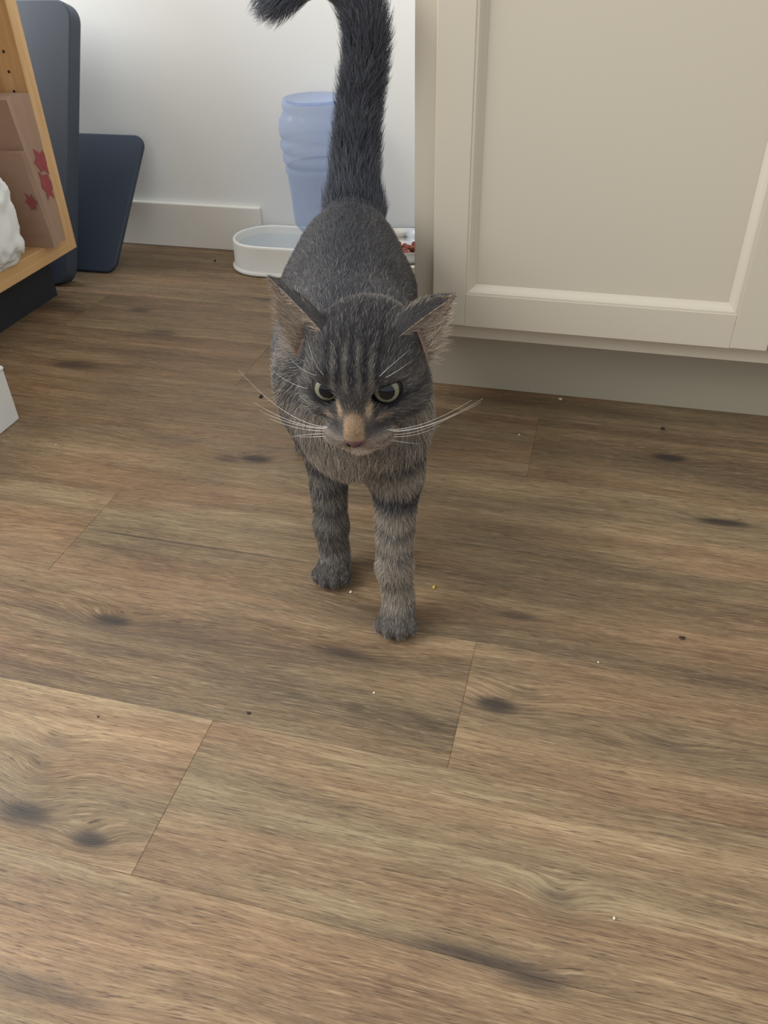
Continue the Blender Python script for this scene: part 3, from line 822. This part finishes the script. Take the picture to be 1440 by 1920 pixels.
def cat_colour(P, W):
    """Coat colour (sRGB 0-255) of every point: grey tabby."""
    n = len(P)
    col = np.tile(C(100, 97, 96), (n, 1))
    g = dict((t, W[:, i]) for i, t in enumerate(TAGS))
    # back: darker along the spine, faint mackerel bars on the flanks
    ax = (P - C(-.25, .78, 0))@BX
    side = (P - C(-.258, .80, 0))@BR
    bars = .5 + .5*np.sin(ax*95 + 6*np.abs(side)*8 + 1.5*wob(P, 30))
    bodyc = lerp(np.tile(C(112, 109, 108), (n, 1)), np.tile(C(84, 83, 86), (n, 1)), .45*bars*smooth(.02, .06, np.abs(side)))
    bodyc = lerp(bodyc, np.tile(C(86, 86, 90), (n, 1)), smooth(.05, .0, np.abs(side)))
    wb_ = g['body'] + g['rump'] + g['hind']
    col = lerp(col, bodyc, wb_)
    chest = lerp(np.tile(C(140, 131, 119), (n, 1)), np.tile(C(98, 95, 93), (n, 1)), .5 + .5*np.sin(P[:, 2]*150 + np.abs(P[:, 0] + .2)*60 + 1.2*wob(P, 40)))
    mid = np.exp(-((P[:, 0] + .203)/.030)**2)
    chest = lerp(chest, np.tile(C(172, 161, 146), (n, 1)), .75*mid)
    col = lerp(col, chest, g['chest'])
    col = lerp(col, np.tile(C(74, 72, 74), (n, 1)), g['neck'])
    # leg bands
    zz = P[:, 2] + .004*wob(P, 60)
    def bands(z, lst):
        o = np.zeros_like(z)
        for c, w_, s in lst: o = np.maximum(o, s*np.exp(-((z - c)/w_)**2))
        return o
    lr = lerp(np.tile(C(158, 146, 130), (n, 1)), np.tile(C(58, 56, 58), (n, 1)), bands(zz, [(.168, .010, .9), (.128, .009, 1), (.098, .004, .55), (.078, .004, .4), (.048, .004, .35)]))
    lr = lerp(lr, np.tile(C(104, 97, 90), (n, 1)), smooth(.035, .015, P[:, 2]))
    ll = lerp(np.tile(C(122, 115, 106), (n, 1)), np.tile(C(60, 59, 61), (n, 1)), bands(zz, [(.160, .010, .9), (.128, .006, .7), (.106, .005, .6), (.084, .005, .6), (.060, .005, .5), (.040, .004, .4)]))
    ll = lerp(ll, np.tile(C(92, 87, 83), (n, 1)), smooth(.035, .015, P[:, 2]))
    col = lerp(col, lr, g['legr']); col = lerp(col, ll, g['legl'])
    # tail: faint rings; greys lightened and cooled, lens haze put into the colour
    rings = .5 + .5*np.sin(P[:, 2]*110 + .8*wob(P, 30))
    tl = lerp(np.tile(C(120, 123, 131), (n, 1)), np.tile(C(98, 101, 110), (n, 1)), rings*.6)
    col = lerp(col, tl, g['tail'])
    # head
    H = to_head(P); x, y, z = H.T; a = np.abs(x)
    hd = np.tile(C(96, 92, 89), (n, 1))
    hd = lerp(hd, np.tile(C(114, 109, 104), (n, 1)), smooth(-1.5, -4.0, y))
    dk, lt, tan_, cream = C(54, 52, 54), C(158, 149, 136), C(180, 150, 120), C(206, 190, 172)
    top = smooth(.8, 2.2, z)*smooth(3.2, 1.6, a)*smooth(-4.2, -1.8, y)
    st_ = .5 + .5*np.cos((x + .10*wob(P, 160))*2*math.pi/.95)
    hd = lerp(hd, np.tile(C(66, 63, 64), (n, 1)), .75*top)
    hd = lerp(hd, np.tile(dk, (n, 1)), top*st_**2*.75)
    brow = smooth(1.6, 2.6, y)*smooth(.7, 1.3, z)*smooth(2.0, 1.5, a)
    hd = lerp(hd, np.tile(lt, (n, 1)), brow*(1 - st_)**2*.62)
    # cheeks: bars running back from the eye and mouth
    ck = smooth(2.2, 3.2, a)*smooth(1.0, .2, z)
    hd = lerp(hd, np.tile(C(110, 104, 97), (n, 1)), ck*.8)
    cb = np.maximum(np.exp(-((z - (-.3 - .12*(a - 3)))/.30)**2), np.exp(-((z - (-1.75 - .10*(a - 3)))/.28)**2))
    hd = lerp(hd, np.tile(C(62, 59, 60), (n, 1)), ck*cb*.75*smooth(-3, 0, y))
    # dark sides of the nose, dark under-eye marking
    hd = lerp(hd, np.tile(C(58, 55, 57), (n, 1)), .85*(blobf(H, (-1.75, 3.6, -1.35), (.95, 1.4, .75)) + blobf(H, (1.75, 3.6, -1.35), (.95, 1.4, .75))))
    hd = lerp(hd, np.tile(C(84, 77, 72), (n, 1)), .8*smooth(.95, .6, a)*smooth(2.6, 3.2, y)*smooth(1.0, .2, z))
    # pale tear marks at the inner corners and below the eyes
    for s in (-1, 1):
        hd = lerp(hd, np.tile(C(200, 172, 142), (n, 1)), np.clip(1.1*blobf(H, (1.08*s, 3.9, -.42), (.24, 1.4, .55))*1.5, 0, .98))
        hd = lerp(hd, np.tile(C(186, 158, 132), (n, 1)), np.clip(.95*blobf(H, (1.85*s, 3.5, -1.12), (.55, 1.3, .24))*1.4, 0, .95))
        hd = lerp(hd, np.tile(C(150, 132, 114), (n, 1)), np.clip(.8*blobf(H, (3.0*s, 3.0, 1.15), (.7, 1.2, .22)), 0, .8))
        # dark liner from the inner corner down
        hd = lerp(hd, np.tile(C(34, 32, 34), (n, 1)), np.clip(.9*blobf(H, (1.50*s, 3.6, -.65), (.20, 1.2, .45)), 0, .9))
    # tan bridge of the nose, pale muzzle and chin
    hd = lerp(hd, np.tile(tan_, (n, 1)), smooth(.92, .66, a)*smooth(4.75, 5.15, y)*smooth(-2.6, -2.1, z))
    mz = smooth(3.3, 4.3, y)*smooth(-1.9, -2.6, z)
    hd = lerp(hd, np.tile(C(176, 158, 140), (n, 1)), mz*.85)
    dots = (.5 + .5*np.sin(z*9 + 1))*smooth(1.0, 1.8, a)
    hd = lerp(hd, np.tile(C(92, 80, 74), (n, 1)), mz*dots*.45)
    hd = lerp(hd, np.tile(cream, (n, 1)), smooth(3.2, 4.2, y)*smooth(-3.2, -3.8, z))
    # rims of the eyes
    for e in EYE:
        d = np.linalg.norm(P - (e + HF*.004), axis=1)
        hd = lerp(hd, np.tile(C(30, 28, 30), (n, 1)), smooth(.0160, .0136, d))
    return lerp(col, hd, g['head'])
def to_lin(c):
    c = np.clip(c/255, 0, 1)
    return np.where(c <= .04045, c/12.92, ((c + .055)/1.055)**2.4)

# --- skin mesh
allv = np.concatenate([bv, ear_v])
allq = np.concatenate([bq, ear_q])
bW, bF = regions(bv)
skin = cat_colour(bv, bW)*.80
M_skin = bpy.data.materials.new('coat_skin'); M_skin.use_nodes = True
_b = M_skin.node_tree.nodes['Principled BSDF']; _b.inputs['Roughness'].default_value = .85; _b.inputs['Specular IOR Level'].default_value = .15
_at = M_skin.node_tree.nodes.new('ShaderNodeAttribute'); _at.attribute_name = 'coat'
M_skin.node_tree.links.new(_at.outputs['Color'], _b.inputs['Base Color'])
me = bpy.data.meshes.new('cat_body')
me.vertices.add(len(allv)); me.vertices.foreach_set('co', allv.astype(np.float32).ravel())
me.loops.add(len(allq)*4); me.loops.foreach_set('vertex_index', allq.astype(np.int32).ravel())
me.polygons.add(len(allq)); me.polygons.foreach_set('loop_start', np.arange(0, len(allq)*4, 4, dtype=np.int32))
me.polygons.foreach_set('use_smooth', np.ones(len(allq), bool))
me.update(calc_edges=True); me.validate()
ear_cols = []
for k in range(2):
    ear_cols += [np.tile(C(150, 124, 112), (240, 1)), np.tile(C(84, 80, 80), (240, 1))]
allc = np.concatenate([skin, np.concatenate(ear_cols)])
at = me.attributes.new('coat', 'FLOAT_COLOR', 'POINT')
at.data.foreach_set('color', np.concatenate([to_lin(allc), np.ones((len(allc), 1))], 1).astype(np.float32).ravel())
cat = empty('cat', (-.22, .75, 0))
tag(cat, 'grey tabby cat walking towards the viewer with its tail raised', 'cat')
link('body', me, M_skin, cat)

# --- fur
def sample(vv, tri, n, dens=None):
    e1, e2 = vv[tri[:, 1]] - vv[tri[:, 0]], vv[tri[:, 2]] - vv[tri[:, 0]]
    nn = np.cross(e1, e2); ar = np.linalg.norm(nn, axis=1)*.5
    w_ = ar if dens is None else ar*dens
    t = rng.choice(len(tri), n, p=w_/w_.sum())
    u, v_ = rng.random(n), rng.random(n)
    f_ = u + v_ > 1; u[f_], v_[f_] = 1 - u[f_], 1 - v_[f_]
    P = vv[tri[t, 0]] + u[:, None]*e1[t] + v_[:, None]*e2[t]
    return P, nn[t]/(np.linalg.norm(nn[t], axis=1, keepdims=True) + 1e-15), t
NPT = 5
def strands(P, N, T, Ln, lift, colr, rad, jit=.25, tipdark=.9, rootdark=.62):
    n = len(P)
    T = T - N*(T*N).sum(1, keepdims=True)
    T /= np.linalg.norm(T, axis=1, keepdims=True) + 1e-9
    S = np.cross(N, T)
    T = T + S*rng.normal(0, jit, (n, 1)); T /= np.linalg.norm(T, axis=1, keepdims=True)
    L_ = (Ln*rng.uniform(.65, 1.15, n))[:, None]
    lf = (lift*rng.uniform(.7, 1.35, n))[:, None]
    t = np.linspace(0, 1, NPT)
    pts = np.stack([P - N*.0006 + L_*(T*(q*.70 + .30*q*q) + N*lf*(1.25*q - .55*q*q)) for q in t], 1)
    br = rng.normal(1, .13, n)
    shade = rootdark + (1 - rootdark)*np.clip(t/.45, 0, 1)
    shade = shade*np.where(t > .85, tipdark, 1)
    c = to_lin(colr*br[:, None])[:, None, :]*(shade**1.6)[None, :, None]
    r = rad[:, None]*np.array([1.0, 1.0, .85, .55, .15])[None, :]
    return pts, c, r
vn = None
Pp = []
# body coat
tri_c = bv[bt].mean(1)
H_ = to_head(tri_c)
inhead = (np.linalg.norm((H_ - np.array([0, 1, -.5]))/np.array([5.2, 6, 5]), axis=1) < 1)
infront = inhead & (H_[:, 1] > 1.5)
dens = np.where(infront, 3.2, np.where(inhead, 2.2, np.where(tri_c[:, 1] < .73, 1.5, 1.0)))
dens = np.where((tri_c[:, 2] < .17) & (tri_c[:, 1] > .80), .45, dens)
P, N, _t = sample(bv, bt, 210000, dens)
W, Fl = regions(P)
H = to_head(P)
keep = P[:, 2] > .0035
for e in EYE:
    keep &= np.linalg.norm(P - (e + HF*.004), axis=1) > .0142
keep &= ~((np.abs(H[:, 0]) < .75) & (H[:, 1] > 5.35) & (H[:, 2] < -1.95) & (H[:, 2] > -2.95))
P, N, W, Fl, H = P[keep], N[keep], W[keep], Fl[keep], H[keep]
g = dict((t, W[:, i]) for i, t in enumerate(TAGS))
LEN = dict(body=.0115, chest=.0150, rump=.0115, neck=.0120, legr=.0080, legl=.0080, hind=.0100, tail=.0230, head=.0075)
LIF = dict(body=.30, chest=.34, rump=.30, neck=.32, legr=.32, legl=.32, hind=.30, tail=.75, head=.34)
RAD = dict(body=.00017, chest=.00017, rump=.00018, neck=.00016, legr=.00014, legl=.00014, hind=.00017, tail=.00018, head=.00012)
Ln = sum(g[t]*LEN[t] for t in TAGS); lift = sum(g[t]*LIF[t] for t in TAGS); rad = sum(g[t]*RAD[t] for t in TAGS)
face = g['head']*smooth(1.0, 3.6, H[:, 1])
Ln = Ln*(1 - .30*face)
Ln = Ln*(1 - .35*smooth(4.2, 5.0, H[:, 1])*g['head'])
cheek = g['head']*smooth(2.6, 4.0, np.abs(H[:, 0]))*smooth(.5, -1.0, H[:, 2])
Ln = Ln*(1 + .9*cheek)
feet = smooth(.03, .012, P[:, 2]); Ln = Ln*(1 - .45*feet)
colr = cat_colour(P, W)
# ticked, pale guard hairs on chest and forelegs
pale = rng.random(len(P)) < (.34*g['chest'] + .20*(g['legr'] + g['legl']) + .06*g['head'] + .03*g['body'])
colr = np.where(pale[:, None], colr*.48 + C(198, 184, 166)*.52, colr)
Ln = np.where(pale, Ln*1.12, Ln); lift = np.where(pale, lift*1.15, lift)
blk = rng.random(len(P)) < .22
colr = np.where(blk[:, None] & ~pale[:, None], colr*.68, colr)
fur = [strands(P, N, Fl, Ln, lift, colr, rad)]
# ears: short fur on the backs, pale tufts inside
et = np.concatenate([ear_q[:, [0, 1, 2]], ear_q[:, [0, 2, 3]]]); es = np.concatenate([ear_side, ear_side])
for k, E in enumerate(EARS):
    tipdir = HL(*E[3]) - (HL(*E[0]) + HL(*E[1]))/2
    half = (et.min(1) - nb)//480 == k
    bk_ = et[half & (es == 2)]
    P, N, _t = sample(allv, bk_, 8000)
    fur.append(strands(P, N, np.tile(tipdir, (len(P), 1)), np.full(len(P), .0050), np.full(len(P), .28), np.tile(C(92, 88, 87), (len(P), 1)), np.full(len(P), .00014)))
    inn = et[half & (es == 1)]
    P, N, _t = sample(allv, inn, 2600)
    # tufts grow from the inner and outer rims across the opening
    L_ = to_head(P)
    outdir = np.tile(tipdir*.6 + HR*(.02 if k else -.02), (len(P), 1))
    near = smooth(.9, .2, np.clip(((P - (HL(*E[0]) + HL(*E[1]))/2)@tipdir)/(tipdir@tipdir), 0, 1))
    fur.append(strands(P, N, outdir, .006 + .009*near, np.full(len(P), .40), np.tile(C(196, 178, 158), (len(P), 1))*rng.uniform(.75, 1.05, (len(P), 1)), np.full(len(P), .00012), jit=.4))
    rim = et[half & (es == 3)]
    P, N, _t = sample(allv, rim, 1500)
    fur.append(strands(P, N, np.tile(tipdir, (len(P), 1)), np.full(len(P), .0032), np.full(len(P), .25), np.tile(C(206, 190, 168), (len(P), 1)), np.full(len(P), .00012), jit=.2))
pts = np.concatenate([q[0] for q in fur]); cc = np.concatenate([q[1] for q in fur]); rr = np.concatenate([q[2] for q in fur])
pts[..., 2] = np.maximum(pts[..., 2], .0006)
hc = bpy.data.hair_curves.new('fur')
hc.add_curves([NPT]*len(pts))
hc.position_data.foreach_set('vector', pts.astype(np.float32).ravel())
ra = hc.attributes.get('radius') or hc.attributes.new('radius', 'FLOAT', 'POINT')
ra.data.foreach_set('value', rr.astype(np.float32).ravel())
ca = hc.attributes.new('coat', 'FLOAT_COLOR', 'POINT')
ca.data.foreach_set('color', np.concatenate([cc, np.ones(cc.shape[:2] + (1,))], 2).astype(np.float32).ravel())
M_fur = bpy.data.materials.new('coat_fur'); M_fur.use_nodes = True
_b = M_fur.node_tree.nodes['Principled BSDF']; _b.inputs['Roughness'].default_value = .55; _b.inputs['Specular IOR Level'].default_value = .25
_at = M_fur.node_tree.nodes.new('ShaderNodeAttribute'); _at.attribute_name = 'coat'
M_fur.node_tree.links.new(_at.outputs['Color'], _b.inputs['Base Color'])
hc.materials.append(M_fur)
fo = bpy.data.objects.new('fur', hc); COL.objects.link(fo); fo.parent = cat; fo.location = -cat.location
fo['label'] = 'grey tabby fur'; fo['kind'] = 'stuff'

# --- eyes
M_iris = bpy.data.materials.new('iris'); M_iris.use_nodes = True
_nt = M_iris.node_tree; _b = _nt.nodes['Principled BSDF']; _b.inputs['Roughness'].default_value = .08
_tc = _nt.nodes.new('ShaderNodeTexCoord'); _n = _nt.nodes.new('ShaderNodeTexNoise'); _n.inputs['Scale'].default_value = 900
_rp = _nt.nodes.new('ShaderNodeValToRGB'); _rp.color_ramp.elements[0].color = lin(104, 105, 86); _rp.color_ramp.elements[1].color = lin(134, 134, 110)
_nt.links.new(_tc.outputs['Object'], _n.inputs[0]); _nt.links.new(_n.outputs['Fac'], _rp.inputs[0]); _nt.links.new(_rp.outputs[0], _b.inputs['Base Color'])
M_pupil = mat('pupil', lin(10, 14, 24), .05)
M_rim = mat('eyelid_rim', lin(24, 22, 24), .4)
def ball(c, r, G, a0, a1, nr=24, ns=40):
    G = G/np.linalg.norm(G); A = np.cross(G, HU); A /= np.linalg.norm(A); B = np.cross(A, G)
    vs, fs = [], []
    for i in range(nr + 1):
        th = a0 + (a1 - a0)*i/nr
        for j in range(ns):
            ph = 2*math.pi*j/ns
            vs.append(c + r*(G*math.cos(th) + math.sin(th)*(A*math.cos(ph) + B*math.sin(ph))))
    for i in range(nr):
        for j in range(ns):
            fs.append((i*ns + j, (i+1)*ns + j, (i+1)*ns + (j+1) % ns, i*ns + (j+1) % ns))
    return vs, fs
for s, e in ((-1, EYE[0]), (1, EYE[1])):
    G = (V(-.02, 0, .36) - HC); G = G/np.linalg.norm(G)
    vs, fs = ball(e, EYE_R, G, 0.002, math.radians(52), 16, 48)
    o = link('eye', mesh('eye', vs, fs), M_iris, cat, smooth=True); o['label'] = 'pale green eye'
    vs, fs = ball(e, EYE_R - .00005, G, math.radians(51.5), math.pi - .002, 20, 48)
    link('eyeball', mesh('eyeball', vs, fs), M_rim, o, smooth=True)
    vs, fs = ball(e, EYE_R + .00025, G, 0.002, math.radians(31), 10, 40)
    link('pupil', mesh('pupil', vs, fs), M_pupil, o, smooth=True)
# --- nose leather
M_nose = mat('nose_leather', lin(96, 66, 65), .45, noise=.12, nscale=400, bump=.3, bscale=900)
bm = bmesh.new(); bmesh.ops.create_icosphere(bm, subdivisions=4, radius=1)
for v in bm.verts:
    x, y, z = v.co
    wdt = .34 + .66*smooth(-1.0, .55, np.array([z]))[0]
    q = HL(x*.92*wdt, 5.82 + y*.42 - .10*abs(x), -2.36 + z*.54 - .07*abs(x))
    v.co = Vector(q)
me = bpy.data.meshes.new('nose'); bm.to_mesh(me); bm.free()
no = link('nose', me, M_nose, cat, smooth=True); no['label'] = 'pinkish brown nose'
for s in (-1, 1):
    bm = bmesh.new(); bmesh.ops.create_icosphere(bm, subdivisions=2, radius=1)
    for v in bm.verts:
        x, y, z = v.co
        v.co = Vector(HL(.46*s + .17*x + .10*s*z, 6.16 + .10*y, -2.42 + .12*z + .06*x*s))
    me = bpy.data.meshes.new('nostril'); bm.to_mesh(me); bm.free()
    link('nostril', me, M_rim, no, smooth=True)
# --- whiskers
M_wh = mat('whisker', lin(236, 230, 218), .4)
def whisker(p0, p1, p2, r0=.00023):
    p0, p1, p2 = HL(*p0), HL(*p1), HL(*p2)
    vs, fs = [], []; n = 14; m = 5
    for i in range(n + 1):
        t = i/n
        c = (1-t)**2*p0 + 2*t*(1-t)*p1 + t*t*p2
        d = 2*(1-t)*(p1 - p0) + 2*t*(p2 - p1); d /= np.linalg.norm(d)
        A = np.cross(d, V(0, 0, 1.)); A /= np.linalg.norm(A); B = np.cross(d, A)
        r = r0*(1 - .8*t)
        for j in range(m):
            vs.append(c + r*(A*math.cos(2*math.pi*j/m) + B*math.sin(2*math.pi*j/m)))
    for i in range(n):
        for j in range(m):
            fs.append((i*m + j, i*m + (j+1) % m, (i+1)*m + (j+1) % m, (i+1)*m + j))
    link('whisker', mesh('whisker', vs, fs), M_wh, cat, smooth=True)
WL = [((-2.3, 4.6, -2.2), (-5.5, 4.6, -2.1), (-9.6, 1.6, .7)), ((-2.4, 4.5, -2.4), (-5.0, 4.6, -2.4), (-8.6, 2.8, -1.6)), ((-2.4, 4.4, -2.6), (-5.0, 4.4, -2.7), (-8.3, 2.9, -2.4)),
      ((-2.3, 4.5, -2.7), (-4.6, 4.6, -2.9), (-7.6, 3.2, -2.9)), ((-2.2, 4.6, -2.9), (-4.0, 4.7, -2.9), (-6.0, 3.6, -4.6)), ((-2.0, 4.7, -3.0), (-3.6, 4.8, -3.2), (-5.2, 3.8, -4.3)),
      ((-3.6, 2.4, -.4), (-5.0, 2.8, .1), (-7.0, 1.8, 1.2))]
WR = [((2.3, 4.6, -2.2), (5.0, 4.8, -2.0), (8.6, 3.0, -.4)), ((2.4, 4.5, -2.4), (5.2, 4.8, -2.3), (9.4, 2.6, -.6)), ((2.4, 4.4, -2.6), (5.0, 4.5, -2.6), (9.2, 2.4, -1.2)),
      ((2.3, 4.5, -2.8), (4.6, 4.6, -2.9), (7.4, 3.0, -1.9)), ((2.2, 4.6, -2.9), (4.2, 4.8, -3.0), (6.2, 3.6, -2.6)), ((2.0, 4.7, -3.1), (3.4, 4.9, -3.3), (4.6, 4.2, -4.1))]
WB = [((-1.9, 3.4, 1.9), (-2.6, 4.0, 3.2), (-3.0, 2.6, 5.2)), ((-2.3, 3.2, 1.8), (-3.4, 3.8, 2.4), (-4.6, 2.8, 3.1)), ((1.9, 3.4, 1.9), (2.6, 4.0, 3.2), (4.4, 2.8, 4.2)), ((2.2, 3.3, 1.8), (3.0, 3.9, 2.6), (4.4, 2.9, 3.2))]
for q in WL + WR: whisker(*q)
for q in WB: whisker(*q, r0=.00018)
